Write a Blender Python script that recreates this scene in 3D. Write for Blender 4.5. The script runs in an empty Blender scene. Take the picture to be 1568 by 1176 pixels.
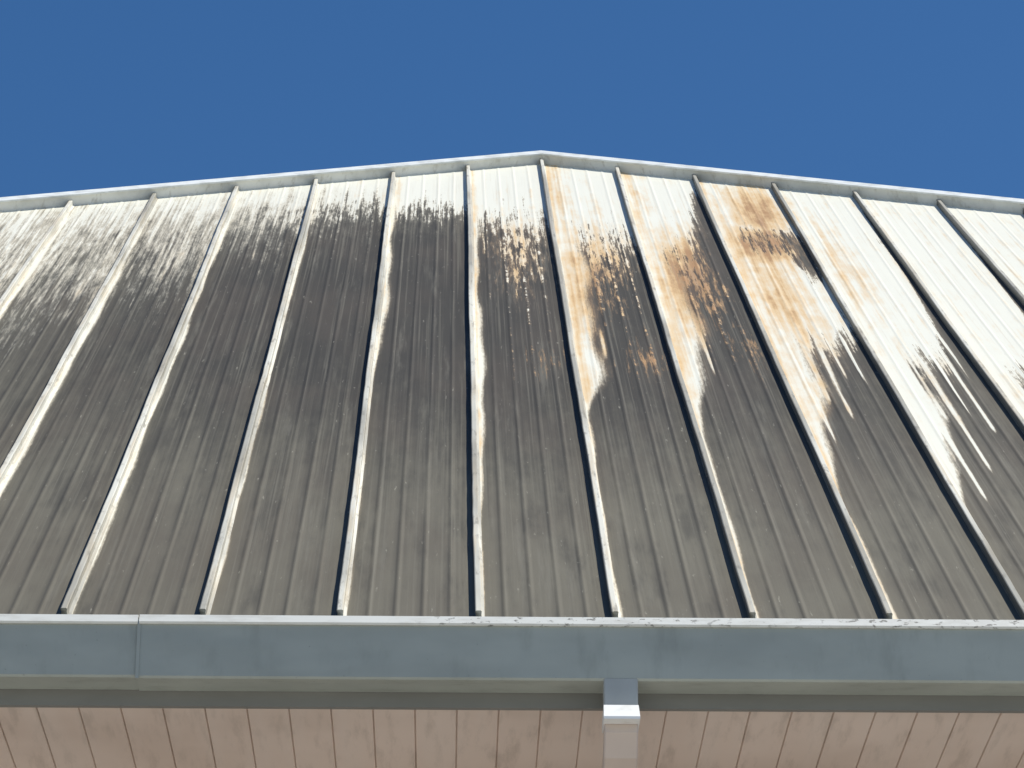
import bpy, math, numpy as np
from mathutils import Vector
S=bpy.context.scene
S.view_settings.view_transform='Standard'; S.view_settings.look='None'; S.view_settings.exposure=0
R=math.radians(35.2); CR,SR=math.cos(R),math.sin(R)
ZE=5.26; SP=0.41
U0,U1=-16,18
rng=np.random.default_rng(4)

# ---------------- helpers
class NT:
    def __init__(s,name):
        s.m=bpy.data.materials.new(name); s.m.use_nodes=True; s.t=s.m.node_tree
        s.b=s.t.nodes['Principled BSDF']
    def put(s,sock,v):
        if isinstance(v,bpy.types.NodeSocket): s.t.links.new(v,sock)
        elif isinstance(v,(tuple,list)) and len(v)==3 and sock.type=='RGBA': sock.default_value=(*v,1)
        else: sock.default_value=v
    def math(s,op,a,b=0.0,c=None,clamp=False):
        n=s.t.nodes.new('ShaderNodeMath'); n.operation=op; n.use_clamp=clamp
        s.put(n.inputs[0],a); s.put(n.inputs[1],b)
        if c is not None: s.put(n.inputs[2],c)
        return n.outputs[0]
    def mix(s,f,a,b):
        n=s.t.nodes.new('ShaderNodeMix'); n.data_type='RGBA'
        s.put(n.inputs[0],f); s.put(n.inputs[6],a); s.put(n.inputs[7],b); return n.outputs[2]
    def fmix(s,f,a,b):
        n=s.t.nodes.new('ShaderNodeMix'); n.data_type='FLOAT'
        s.put(n.inputs[0],f); s.put(n.inputs[2],a); s.put(n.inputs[3],b); return n.outputs[0]
    def attr(s,name,vec=False):
        n=s.t.nodes.new('ShaderNodeAttribute'); n.attribute_name=name
        return n.outputs['Vector'] if vec else n.outputs['Fac']
    def obj(s): return s.t.nodes.new('ShaderNodeTexCoord').outputs['Object']
    def noise(s,v,sc,detail=4,rough=.55,off=(0,0,0)):
        m=s.t.nodes.new('ShaderNodeMapping'); s.put(m.inputs['Vector'],v); m.inputs['Scale'].default_value=sc; m.inputs['Location'].default_value=off
        n=s.t.nodes.new('ShaderNodeTexNoise'); n.inputs['Scale'].default_value=1; n.inputs['Detail'].default_value=detail; n.inputs['Roughness'].default_value=rough
        s.t.links.new(m.outputs[0],n.inputs['Vector']); return n.outputs[0]
    def ramp(s,f,a,b,lo=0,hi=1):
        n=s.t.nodes.new('ShaderNodeMapRange'); n.interpolation_type='SMOOTHSTEP'
        s.put(n.inputs[0],f); n.inputs[1].default_value=a; n.inputs[2].default_value=b; n.inputs[3].default_value=lo; n.inputs[4].default_value=hi
        return n.outputs[0]
    def bump(s,h,st,d):
        n=s.t.nodes.new('ShaderNodeBump'); n.inputs['Strength'].default_value=st; n.inputs['Distance'].default_value=d
        s.put(n.inputs['Height'],h); s.t.links.new(n.outputs[0],s.b.inputs['Normal'])
    def col(s,c,r=.5,spec=.5):
        s.put(s.b.inputs['Base Color'],c); s.put(s.b.inputs['Roughness'],r); s.b.inputs['Specular IOR Level'].default_value=spec

root=bpy.data.objects.new('metal_roof_building',None); S.collection.objects.link(root)
def mesh(name,V,F,mat,parent=root,smooth=False):
    me=bpy.data.meshes.new(name); me.from_pydata([tuple(v) for v in V],[],F); me.update()
    o=bpy.data.objects.new(name,me); S.collection.objects.link(o); me.materials.append(mat)
    if parent: o.parent=parent
    if smooth: me.polygons.foreach_set('use_smooth',[True]*len(me.polygons))
    return o
def W(x,s,n=0): return (x, s*CR-n*SR, ZE+s*SR+n*CR)
def top(u): return 9.63-.28*abs(u-1)

# ---------------- stained roof material
m=NT('stained_painted_metal'); P=m.attr('rc',True)
Fa,BR,DK,RG,ST,MT,SF,CS=[m.attr(a) for a in('F','BR','DK','RG','ST','MT','SF','CS')]
c=lambda n:m.math('SUBTRACT',n,.5)
MA=lambda a,b,c_:m.math('MULTIPLY_ADD',a,b,c_)
n1=c(m.noise(P,(80,.75,1),3)); n2=c(m.noise(P,(26,.4,1),3,off=(3,1,0))); n3=c(m.noise(P,(16,3.2,1),6,.68,(7,2,0))); n4=c(m.noise(P,(140,16,1),4,.65))
n5=c(m.noise(P,(55,2.6,1),5,.72,(1,6,0)))
w=MA(n1,1.1,Fa); w=MA(n2,1.1,w); w=MA(n3,.8,w); w=MA(n4,.5,w)
w=MA(m.math('MULTIPLY',MT,n5),3.2,w)
# paint worn clean along the pencil-rib crests, broken into dashes
dash=m.ramp(m.noise(P,(9,4.5,1),5,.75,(31,4,0)),.46,.60)
w=MA(m.math('MULTIPLY',CS,dash),1.0,w)
clean=m.fmix(SF,m.ramp(w,.38,.62),m.ramp(w,.15,.95))
half=m.ramp(w,-.05,.55)
stw=MA(n3,.35,ST); stw=MA(n1,.45,stw); stw=MA(n4,.35,stw)
strip=m.ramp(stw,.34,.70)
clean=m.math('MAXIMUM',clean,strip)
half=m.math('MAXIMUM',half,m.ramp(stw,.05,.6,0,.8))
# dirt colour
dk=MA(n3,.7,DK); dk=MA(n2,.8,dk); dk=MA(n1,.7,dk)
dirt=m.mix(m.ramp(dk,0,1),(.134,.124,.093),(.034,.031,.024))
dirt=m.mix(m.math('MULTIPLY',half,.42),dirt,(.24,.225,.175))
big=m.noise(P,(2.2,.7,1),4,off=(9,9,0))
dirt=m.mix(m.ramp(big,.42,.65,0,.4),dirt,(.082,.066,.050))
cl1=m.noise(P,(9,1.0,1),5,.65,(2,2,0)); dirt=m.mix(m.ramp(cl1,.5,.70,0,.6),dirt,(.045,.042,.033))
cl2=m.noise(P,(16,.6,1),5,.7,(12,4,0)); dirt=m.mix(m.ramp(cl2,.54,.75,0,.5),dirt,(.19,.18,.145))
st2=m.noise(P,(95,.35,1),3,.6,(22,4,0)); dirt=m.mix(m.ramp(st2,.5,.72,0,.5),dirt,(.17,.16,.125))
brn=m.mix(m.ramp(n5,-.12,.12),(.11,.052,.024),(.42,.24,.10))
dirt=m.mix(m.math('MULTIPLY',m.math('MULTIPLY',BR,half,clamp=True),.95),dirt,brn)
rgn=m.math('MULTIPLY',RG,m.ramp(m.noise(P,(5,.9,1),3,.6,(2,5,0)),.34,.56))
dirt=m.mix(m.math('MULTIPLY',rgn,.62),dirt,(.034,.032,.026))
sp=m.ramp(m.noise(P,(60,7,1),4,.65,(4,8,0)),.64,.75)
dirt=m.mix(m.math('MULTIPLY',sp,.5),dirt,(.42,.40,.33))
tone=MA(n2,1.1,MA(n3,1.0,MA(n1,.5,BR)))
cl=m.mix(m.ramp(tone,.10,.75),(.82,.815,.71),(.74,.52,.26))
cl=m.mix(m.ramp(tone,.58,.98,0,.85),cl,(.38,.20,.08))
cl=m.mix(m.ramp(n1,.03,.28,0,.35),cl,(.56,.50,.38))
edge=m.math('MULTIPLY',m.math('MULTIPLY',clean,m.math('SUBTRACT',1.0,clean)),1.6)
cl=m.mix(edge,cl,(.60,.46,.27))
full=m.mix(clean,dirt,cl)
m.col(full,MA(clean,-.22,.65),.3)
bh=MA(m.noise(P,(5,1.2,1),2),.010,m.math('MULTIPLY',n4,.0006))
m.bump(bh,.5,1.0)
roofmat=m.m

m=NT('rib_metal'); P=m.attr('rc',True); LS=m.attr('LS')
a=m.noise(P,(40,2.0,40),5,.6); b=m.noise(P,(30,6,30),5,.7,(5,1,0)); g=m.noise(P,(1.3,.35,1),3,.6,(8,1,0))
q=m.mix(m.ramp(a,.42,.66,0,.6),(.70,.69,.61),(.60,.50,.34))
q=m.mix(m.ramp(b,.52,.68,0,.6),q,(.20,.18,.14))
q=m.mix(m.math('MULTIPLY',m.ramp(g,.42,.6),.65),q,(.20,.19,.155))
q=m.mix(m.math('MULTIPLY',LS,.85),q,(.085,.083,.07))  # left rib faces: shade of the side away from sun painted in, plus grime
m.col(q,.5,.35); ribmat=m.m

# ---------------- roof panel grid
ridges=[.2,.4,.6,.8]
fr=set([round(v,4) for v in np.linspace(0,1,31)[:-1]])
rgd={}
for r in ridges:
    for d,h in((-.018,0),(-.008,1),(.008,1),(.018,0)):
        fr.add(round(r+d,4)); rgd[round(r+d,4)]=h
fr=sorted(f for f in fr if f in rgd or all(abs(f-r)>.02 for r in ridges))
us=[k+f for k in range(U0,U1) for f in fr]+[U1]
hs=[rgd.get(f,0) for k in range(U0,U1) for f in fr]+[0]
us=np.array(us); hs=np.array(hs,float)
NJ=240; tj=np.linspace(0,1,NJ+1)
Ug=np.repeat(us[:,None],NJ+1,1); Hg=np.repeat(hs[:,None],NJ+1,1)
Sg=-.03+((9.63-.28*np.abs(Ug-1))+.03)*tj[None,:]
def sm(x): x=np.clip(x,0,1); return x*x*(3-2*x)
k=np.floor(Ug+1e-6); f0=Ug-k
f=np.clip(f0+.006*np.sin(Sg*1.3+k*1.7)+.003*np.sin(Sg*6.1+k*3.1),0,1)
T={-6:(5.8,6.1,1,2.5),-5:(6.1,6.4,1,2.3),-4:(6.7,6.9,1,1.9),-3:(7.4,7.6,1,1.3),-2:(7.8,8.1,2,1.0),-1:(7.9,7.9,1,.85),
0:(7.7,7.7,1,.8),1:(7.2,7.3,1,.8),2:(6.9,8.3,3,.8),3:(4.2,4.7,3,.6),4:(4.0,6.6,10,.6),5:(3.7,6.4,10,.7),6:(3.4,6.2,10,.9)}
F=np.zeros_like(Ug)
for kk in range(U0,U1+1):
    L,Rr,p,wd=T.get(kk,(5.5,5.8,1,2.7) if kk<0 else (3.4+.4*math.sin(kk*2.),6.0,7,1.1))
    sb=L+(Rr-L)*f**p
    F=np.where(k==kk,.5+(Sg-sb)/(2*wd),F)
F=np.clip(F,-.42,1.3)
SW={-5:(.085,.075,0,1),-4:(.075,.07,0,1),-3:(.06,.055,0,1),-2:(.045,.04,0,1),-1:(.085,.042,3,5.5),0:(.095,.045,1.2,2.4),1:(.29,.05,2.8,4.0),2:(.33,.06,2.3,4.3),3:(.32,.06,1.3,3.6),4:(.32,.05,1.0,3.4),5:(.34,.06,.6,3.2),6:(.4,.1,.4,3)}
ST=np.zeros_like(Ug)
for kk in range(U0,U1+1):
    wu,wl,s0,s1=SW.get(kk,(.10,.09,0,1) if kk<0 else (.4,.1,.4,3))
    wdt=(wl+(wu-wl)*sm((Sg-s0)/(s1-s0)))*(1+.14*np.sin(Sg*1.9+kk*2.2)+.10*np.sin(Sg*5.3+kk))
    soft=np.where(k<0,.75,1.0)
    ST=np.where(k==kk,np.clip(.5+(1-f/wdt)*soft,0,1.1),ST)
# run-off drips: straight tapering spikes (u, end s, half width)
D=[(3.24,2.2,.05),(3.36,2.9,.04),(3.5,2.6,.035),(3.64,3.3,.045),(3.8,3.2,.035),(4.26,1.2,.04),(4.36,2.6,.03),(4.47,1.7,.035),(4.6,2.7,.035),(4.72,2.3,.03),(4.84,3.2,.03),
   (5.27,.9,.04),(5.38,2.2,.03),(5.5,1.5,.035),(5.62,2.4,.035),(5.75,1.9,.03),(5.86,2.8,.03),(2.36,3.3,.035),(1.33,3.6,.035)]
for kk in range(6,U1):
    for i in range(5): D.append((kk+.2+.15*i,rng.uniform(.9,3),.035))
for (u,se,hw) in D:
    kk=math.floor(u); fc=u-kk; sl=rng.uniform(-.012,.012)
    ww=hw*np.clip((Sg-se)/2.2,0,1)**.8+1e-4
    fade=np.clip((4.9-Sg)/.5,0,1)
    v=np.clip(1.25-np.abs(f-fc-sl*(Sg-se))/ww*.8,0,1)*sm((Sg-se)/.5)*fade
    ST=np.where(k==kk,np.maximum(ST,v),ST)
def G(u,s,du,ds,a): return a*np.exp(-((Ug-u)/du)**2-((Sg-s)/ds)**2)
for g in [(3.5,7.0,.48,.55,-.95),(3.9,6.3,.16,.8,-1.1),(2.9,8.2,.1,.7,-.5),(3.95,8.2,.07,.7,-.6),(2.95,6.2,.08,1.2,-.5),(4.98,6.4,.09,2.0,-1.3),(5.98,6.2,.07,2.0,-1.2),(6.98,6.2,.06,2.0,-1.1),
 (.55,6.3,.42,1.2,.62),(1.45,6.0,.4,1.3,.58),(2.5,5.7,.38,1.1,.66),(.75,3.9,.22,.35,.55),(1.75,3.95,.24,.45,.55),(2.8,4.2,.2,.5,.52),(2.35,7.4,.3,.5,.3)]:
    F+=G(*g)
ST*=1-np.clip(G(3.5,7.0,.4,.4,.6),0,1)
MT=np.zeros_like(Ug)
for g in [(.5,6.1,.5,1.7,1.0),(1.5,5.9,.5,2.0,1),(2.55,5.6,.5,1.6,.95),(.7,3.9,.3,.7,.9),(1.75,4.0,.35,.7,.95),(2.8,4.2,.3,.7,.9),(3.5,7.0,.5,1.2,1.0),(-4.8,6.1,2.6,2.0,.6),(-8,5.4,2.9,2.2,.6),(-1.5,7.8,1.8,.6,.55)]:
    MT=np.maximum(MT,G(*g))
BR=np.zeros_like(Ug)
for g in [(3.6,8.0,.45,1.1,.88),(3.5,6.9,.5,.8,.9),(3.4,5.4,.4,1.5,.66),(2.5,5.7,.45,1.6,.95),(1.4,5.6,.5,2.0,.75),(.7,4.1,.35,.8,.85),(1.7,4.0,.35,1,.95),(2.8,4.2,.35,1.0,.95),(.5,6.5,.5,1.4,.45),(4.3,6.3,.35,1.8,.40),(3.3,3.2,.3,1.0,.4)]:
    BR=np.maximum(BR,G(*g))
BR=np.maximum(BR,np.where((k>=-2)&(k<4),.38*np.clip(ST,0,1),.10*ST)); BR=np.maximum(BR,np.where(k>=4,.10,0))
SFa=sm((-Ug-.5)/3.5)
DK=np.exp(-(np.abs(Ug-.6)/4.8)**2.5)*sm((Sg-1.2)/3.4)*.8+.10+.22*sm((Sg-.3)/2)
DK=DK-.16*sm((-Ug-3)/4)*sm((Sg-4)/3)
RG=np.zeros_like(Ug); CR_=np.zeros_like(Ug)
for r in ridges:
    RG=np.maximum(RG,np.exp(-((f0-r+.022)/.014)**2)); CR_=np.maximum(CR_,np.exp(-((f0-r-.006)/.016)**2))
CS=CR_*np.maximum.reduce([G(.6,5.3,.7,1.9,1.),G(1.6,5.0,.6,1.9,1.),G(2.6,5.0,.55,1.6,1.),G(-1,6.8,1.5,1.0,.45)])
Ng=Hg*.0018
V=np.stack([Ug*SP, Sg*CR-Ng*SR, ZE+Sg*SR+Ng*CR],-1).reshape(-1,3)
nu=len(us); idx=np.arange(nu*(NJ+1)).reshape(nu,NJ+1)
Q=np.stack([idx[:-1,:-1],idx[1:,:-1],idx[1:,1:],idx[:-1,1:]],-1).reshape(-1,4)
me=bpy.data.meshes.new('roof_panels'); me.vertices.add(len(V)); me.vertices.foreach_set('co',V.ravel())
me.loops.add(Q.size); me.loops.foreach_set('vertex_index',Q.ravel().astype(np.int32))
me.polygons.add(len(Q)); me.polygons.foreach_set('loop_start',np.arange(0,Q.size,4,dtype=np.int32)); me.polygons.foreach_set('loop_total',np.full(len(Q),4,np.int32))
me.update(calc_edges=True); me.validate()
for n,A in(('F',F),('BR',BR),('DK',DK),('RG',RG),('ST',ST),('MT',MT),('SF',SFa),('CS',CS)):
    at=me.attributes.new(n,'FLOAT','POINT'); at.data.foreach_set('value',A.ravel().astype(np.float32))
rc=np.stack([Ug*SP,Sg,k*0],-1).reshape(-1,3)
at=me.attributes.new('rc','FLOAT_VECTOR','POINT'); at.data.foreach_set('vector',rc.ravel().astype(np.float32))
me.materials.append(roofmat); o=bpy.data.objects.new('roof_panels',me); S.collection.objects.link(o); o.parent=root

# ---------------- standing seams: folded profile swept up the slope
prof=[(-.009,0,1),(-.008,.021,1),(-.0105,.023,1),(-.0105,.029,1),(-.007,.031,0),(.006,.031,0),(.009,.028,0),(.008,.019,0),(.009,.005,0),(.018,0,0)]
V=[];Fc=[];RC=[];LSv=[]
for kk in range(U0,U1+1):
    tp=top(kk)-.005; n=60; base=len(V)
    ph=rng.uniform(0,6)
    for j in range(n+1):
        s=-.035+(tp+.035)*j/n; wob=.0015*math.sin(s*1.7+ph)+rng.normal(0,.0005)
        for (dx,dn,ls) in prof:
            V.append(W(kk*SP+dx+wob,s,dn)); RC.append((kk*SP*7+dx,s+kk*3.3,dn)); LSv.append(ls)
    m_=len(prof)
    for j in range(n):
        for i in range(m_-1):
            a=base+j*m_+i; Fc.append((a,a+1,a+m_+1,a+m_))
    Fc.append(tuple(base+i for i in range(m_)))
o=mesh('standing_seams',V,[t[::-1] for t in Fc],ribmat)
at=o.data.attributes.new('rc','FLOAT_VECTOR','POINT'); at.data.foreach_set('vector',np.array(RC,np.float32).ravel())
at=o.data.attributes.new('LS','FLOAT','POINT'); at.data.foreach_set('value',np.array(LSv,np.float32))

# ---------------- ridge flashing with V-shaped line
m=NT('ridge_flashing_metal'); q=m.noise(m.obj(),(3,3,3),5,.6); q2=m.noise(m.obj(),(25,25,6),4,.6)
m.col(m.mix(m.ramp(q2,.52,.72,0,.45),m.mix(m.ramp(q,.4,.65),(.74,.75,.71),(.58,.59,.55)),(.3,.28,.22)),.5); capmat=m.m
m=NT('flashing_edge_paint'); q=m.noise(m.obj(),(12,12,12),4)
m.col(m.mix(m.ramp(q,.4,.7),(.80,.83,.81),(.62,.64,.61)),.4); edgemat=m.m
def sweep(name,pr,pts,mat):
    V=[];Fc=[];n=len(pr)
    for (x,s0) in pts:
        for (ds,dn) in pr: V.append(W(x,s0+ds,dn))
    for j in range(len(pts)-1):
        for i in range(n):
            a=j*n+i;b=j*n+(i+1)%n; Fc.append((a,b,b+n,a+n))
    Fc.append(tuple(range(n))[::-1]); Fc.append(tuple((len(pts)-1)*n+i for i in range(n)))
    return mesh(name,V,Fc,mat)
pts=[(u*SP,top(u)) for u in [U0]+[1]+[U1]]
sweep('ridge_flashing',[(0,-.01),(0,.052),(.012,.052),(.012,-.01)],pts,capmat)
sweep('ridge_cap_edge',[(-.014,.0525),(-.014,.061),(.09,.064),(.09,.0525)],pts,edgemat)
m=NT('plain_metal'); q=m.noise(m.obj(),(2,2,2)); m.col(m.mix(q,(.6,.6,.55),(.7,.7,.66)),.5); plain=m.m
V=[];Fc=[]
for i,(x,s) in enumerate(pts):
    t=W(x,s+.02,.045); V+= [t,(x,t[1]+ (t[2]-ZE)/math.tan(R),ZE)]
for i in range(2): Fc.append((2*i,2*i+1,2*i+3,2*i+2))
mesh('back_roof_slope',V,Fc,plain)

# ---------------- gutter
m=NT('gutter_paint'); O=m.obj()
a=m.noise(O,(1.2,1.5,3),4,.6); b=m.noise(O,(9,25,3),5,.65); d=m.noise(O,(90,90,90),3)
q=m.mix(m.ramp(a,.35,.65),(.42,.45,.405),(.345,.37,.335)); q=m.mix(m.ramp(b,.48,.75,0,.4),q,(.22,.235,.205)); q=m.mix(m.ramp(d,.68,.76,0,.4),q,(.12,.12,.11))
m.col(q,.5,.3); m.bump(m.noise(O,(1.2,5,5),2),.25,.02); gutm=m.m
m=NT('gutter_lip_paint'); O=m.obj()
b=m.noise(O,(10,40,40),5,.65); d=m.noise(O,(1.3,.5,.5),2,.5,(.6,0,0)); e=m.noise(O,(40,80,80),4,.6)
q=m.mix(m.ramp(b,.42,.7,0,.5),(.70,.71,.67),(.50,.49,.44)); q=m.mix(m.math('MULTIPLY',m.ramp(e,.56,.66),m.ramp(d,.52,.64,0,.8)),q,(.10,.095,.08))
m.col(q,.45); lipm=m.m
XL,XR=U0*SP-.1,U1*SP+.1
def xsweep(name,pr,x0,x1,mat,closed=True,n=1,parent=root):
    V=[];Fc=[];p=len(pr)
    for j in range(n+1):
        x=x0+(x1-x0)*j/n
        for (y,z) in pr: V.append((x,y,ZE+z))
    for j in range(n):
        for i in range(p if closed else p-1):
            a=j*p+i;b=j*p+(i+1)%p; Fc.append((a,b,b+p,a+p))
    if closed: Fc.append(tuple(range(p))[::-1]); Fc.append(tuple(n*p+i for i in range(p)))
    return mesh(name,V,Fc,mat,parent)
joint=-1.0
for x0,x1,off in((XL,joint,.0),(joint,XR,.003)):
    y=-.13-off
    xsweep('gutter_trough',[(y,-.076),(y,-.232-off),(y+.006,-.238-off),(-.012,-.238-off),(-.012,-.07),(-.016,-.07),(-.016,-.234-off),(y+.008,-.234-off),(y+.004,-.226),(y+.004,-.076)],x0,x1,gutm)
    xsweep('gutter_lip',[(y-.006,-.0755),(y-.010,-.070),(y+.004,-.044),(y+.016,-.041),(y+.02,-.05),(y+.012,-.0755)],x0+.002,x1-.002,lipm)
xsweep('gutter_joint_sleeve',[(-.1355,-.0765),(-.1355,-.2435),(-.1325,-.2435),(-.1325,-.0765)],joint-.003,joint+.007,gutm)
xsweep('drip_edge',[(-.03,-.024),(-.03,-.05),(-.028,-.05),(-.028,-.024),(.0,-.006),(-.0,-.010)],XL,XR,lipm)
m=NT('fascia_paint'); O=m.obj(); a=m.noise(O,(3,3,12),5,.6); m.col(m.mix(a,(.18,.18,.165),(.27,.27,.25)),.6,.3); fasm=m.m
xsweep('fascia_board',[(-.010,-.02),(-.010,-.287),(.012,-.287),(.012,-.02)],XL,XR,fasm)
# ---------------- soffit
m=NT('soffit_vinyl'); O=m.obj(); a=m.noise(O,(.8,1,1),4); b=m.noise(O,(20,3,6),5,.65); e=m.noise(O,(8,.5,1),2)
q=m.mix(m.ramp(a,.35,.65),(.78,.665,.58),(.66,.55,.47)); q=m.mix(m.ramp(b,.48,.72,0,.5),q,(.44,.37,.31)); q=m.mix(m.ramp(e,.4,.65,0,.25),q,(.78,.70,.63)); m.col(q,.5,.3); sofm=m.m
V=[];Fc=[];bw=.1245
x=XL; i=0
while x<XR:
    dzz=rng.uniform(-.0008,.0008)
    for (dx,dz) in((0,.007),(.0030,dzz),(bw-.0030,dzz),(bw,.007)):
        V+=[(x+dx,.012,ZE-.280+dz),(x+dx,.86,ZE-.280+dz)]
    for j in range(3):
        a=i*8+2*j; Fc.append((a,a+1,a+3,a+2))
    x+=bw;i+=1
mesh('soffit',V,Fc,sofm)
m=NT('wall_siding'); O=m.obj(); a=m.noise(O,(3,3,3),4); m.col(m.mix(a,(.55,.43,.36),(.48,.37,.31)),.6); wm=m.m
V=[];Fc=[];z=0;i=0
while z<ZE-.2701:
    z2=min(z+.15,ZE-.27); V+=[(XL+.3,.845,z),(XR-.3,.845,z),(XR-.3,.86,z2),(XL+.3,.86,z2)]; Fc.append((4*i,4*i+1,4*i+2,4*i+3)); z=z2;i+=1
b=len(V); yb=15.5
V+=[(XL+.3,.86,0),(XR-.3,.86,0),(XR-.3,yb,0),(XL+.3,yb,0)]
V+=[(XL+.3,.86,ZE-.1),(XR-.3,.86,ZE-.1),(XR-.3,9,ZE-.1),(XL+.3,9,ZE-.1)]
V+=[(XL+.3,9,0),(XR-.3,9,0)]
Fc+=[(b,b+8,b+7,b+4),(b+1,b+9,b+6,b+5)]
mesh('wall',V,Fc,wm)
# ---------------- downspout
def pipe(name,path,w_,d_,mat,x):
    sec=[(-w_/2,-d_/2+.004),(-w_/2+.004,-d_/2),(w_/2-.004,-d_/2),(w_/2,-d_/2+.004),(w_/2,d_/2-.004),(w_/2-.004,d_/2),(-w_/2+.004,d_/2),(-w_/2,d_/2-.004)]
    V=[];Fc=[];n=len(sec)
    for i,p in enumerate(path):
        a=Vector(path[max(i-1,0)]);b=Vector(path[min(i+1,len(path)-1)]); t=(b-a).normalized(); nn=Vector((-t.y,t.x))
        for (dx,dd) in sec:
            q=Vector(p)+nn*dd
            V.append((x+dx,q.x,ZE+q.y))
    for j in range(len(path)-1):
        for i in range(n):
            a=j*n+i;b=j*n+(i+1)%n; Fc.append((a,b,b+n,a+n))
    Fc.append(tuple(range(n))); Fc.append(tuple((len(path)-1)*n+i for i in range(n)))
    return mesh(name,V,Fc,mat)
m=NT('downspout_paint'); O=m.obj(); m.col(m.mix(m.noise(O,(14,14,8),5),(.46,.49,.48),(.34,.36,.35)),.5,.3); dm=m.m
m=NT('downspout_beige'); O=m.obj(); m.col(m.mix(m.noise(O,(8,8,8),4),(.66,.56,.49),(.55,.46,.40)),.5); db=m.m
DX=.418
pipe('downspout_outlet',[(-.097,-.236),(-.097,-.318)],.100,.074,dm,DX)
pipe('downspout_pipe',[(-.094,-.345),(-.092,-.385),(-.06,-.43),(.70,-.80),(.76,-.84),(.79,-.90),(.79,-5.2)],.098,.072,db,DX)
V=[];cz=[(-.3175,.051,-.1355,-.05),(-.366,.053,-.178,-.045),(-.374,.053,-.178,-.045),(-.374,.048,-.13,-.058)]
for (z,hw,y0,y1) in cz: V+=[(DX-hw,y0,ZE+z),(DX+hw,y0,ZE+z),(DX+hw,y1,ZE+z),(DX-hw,y1,ZE+z)]
Fc=[]
for j in range(3):
    for i in range(4):
        a=j*4+i;b=j*4+(i+1)%4; Fc.append((a,b,b+4,a+4))
m=NT('white_elbow_paint'); m.col(m.mix(m.ramp(m.noise(m.obj(),(20,20,20),3),.5,.75),(.86,.87,.85),(.74,.74,.7)),.4)
mesh('downspout_elbow_collar',V,Fc,m.m)

# ---------------- ground
m=NT('concrete_ground'); O=m.obj(); a=m.noise(O,(.2,.2,.2),5,.6); b=m.noise(O,(6,6,6),5,.7)
m.col(m.mix(a,m.mix(b,(.44,.42,.38),(.5,.48,.44)),(.38,.37,.33)),.85)
mesh('ground',[(-2000,-2000,0),(2000,-2000,0),(2000,2000,0),(-2000,2000,0)],[(0,1,2,3)],m.m,None)

# ---------------- light
sd=Vector((.46,-.035,.86)).normalized()
L=bpy.data.lights.new('sun','SUN'); L.energy=5.0; L.angle=math.radians(.5); L.color=(1,.95,.85)
lo=bpy.data.objects.new('sun',L); S.collection.objects.link(lo); lo.rotation_euler=sd.to_track_quat('Z','Y').to_euler()
wd=bpy.data.worlds.new('World'); S.world=wd; wd.use_nodes=True; t=wd.node_tree
sky=t.nodes.new('ShaderNodeTexSky'); sky.sky_type='NISHITA'; sky.sun_disc=False
sky.sun_elevation=math.asin(sd.z); sky.sun_rotation=math.atan2(sd.x,sd.y)
sky.air_density=1.0; sky.dust_density=.3; sky.ozone_density=3.5; sky.altitude=200
hs_=t.nodes.new('ShaderNodeHueSaturation'); hs_.inputs['Saturation'].default_value=1.26; hs_.inputs['Hue'].default_value=.503
t.links.new(sky.outputs[0],hs_.inputs['Color']); t.links.new(hs_.outputs[0],t.nodes['Background'].inputs[0]); t.nodes['Background'].inputs[1].default_value=.096

cam=bpy.data.cameras.new('camera'); co=bpy.data.objects.new('camera',cam); S.collection.objects.link(co)
co.location=(-.084,-10.12,1.60); co.rotation_euler=(math.radians(90+23.6),0,math.radians(-1.05))
cam.sensor_width=36; cam.lens=126.3; cam.clip_end=5000; S.camera=co
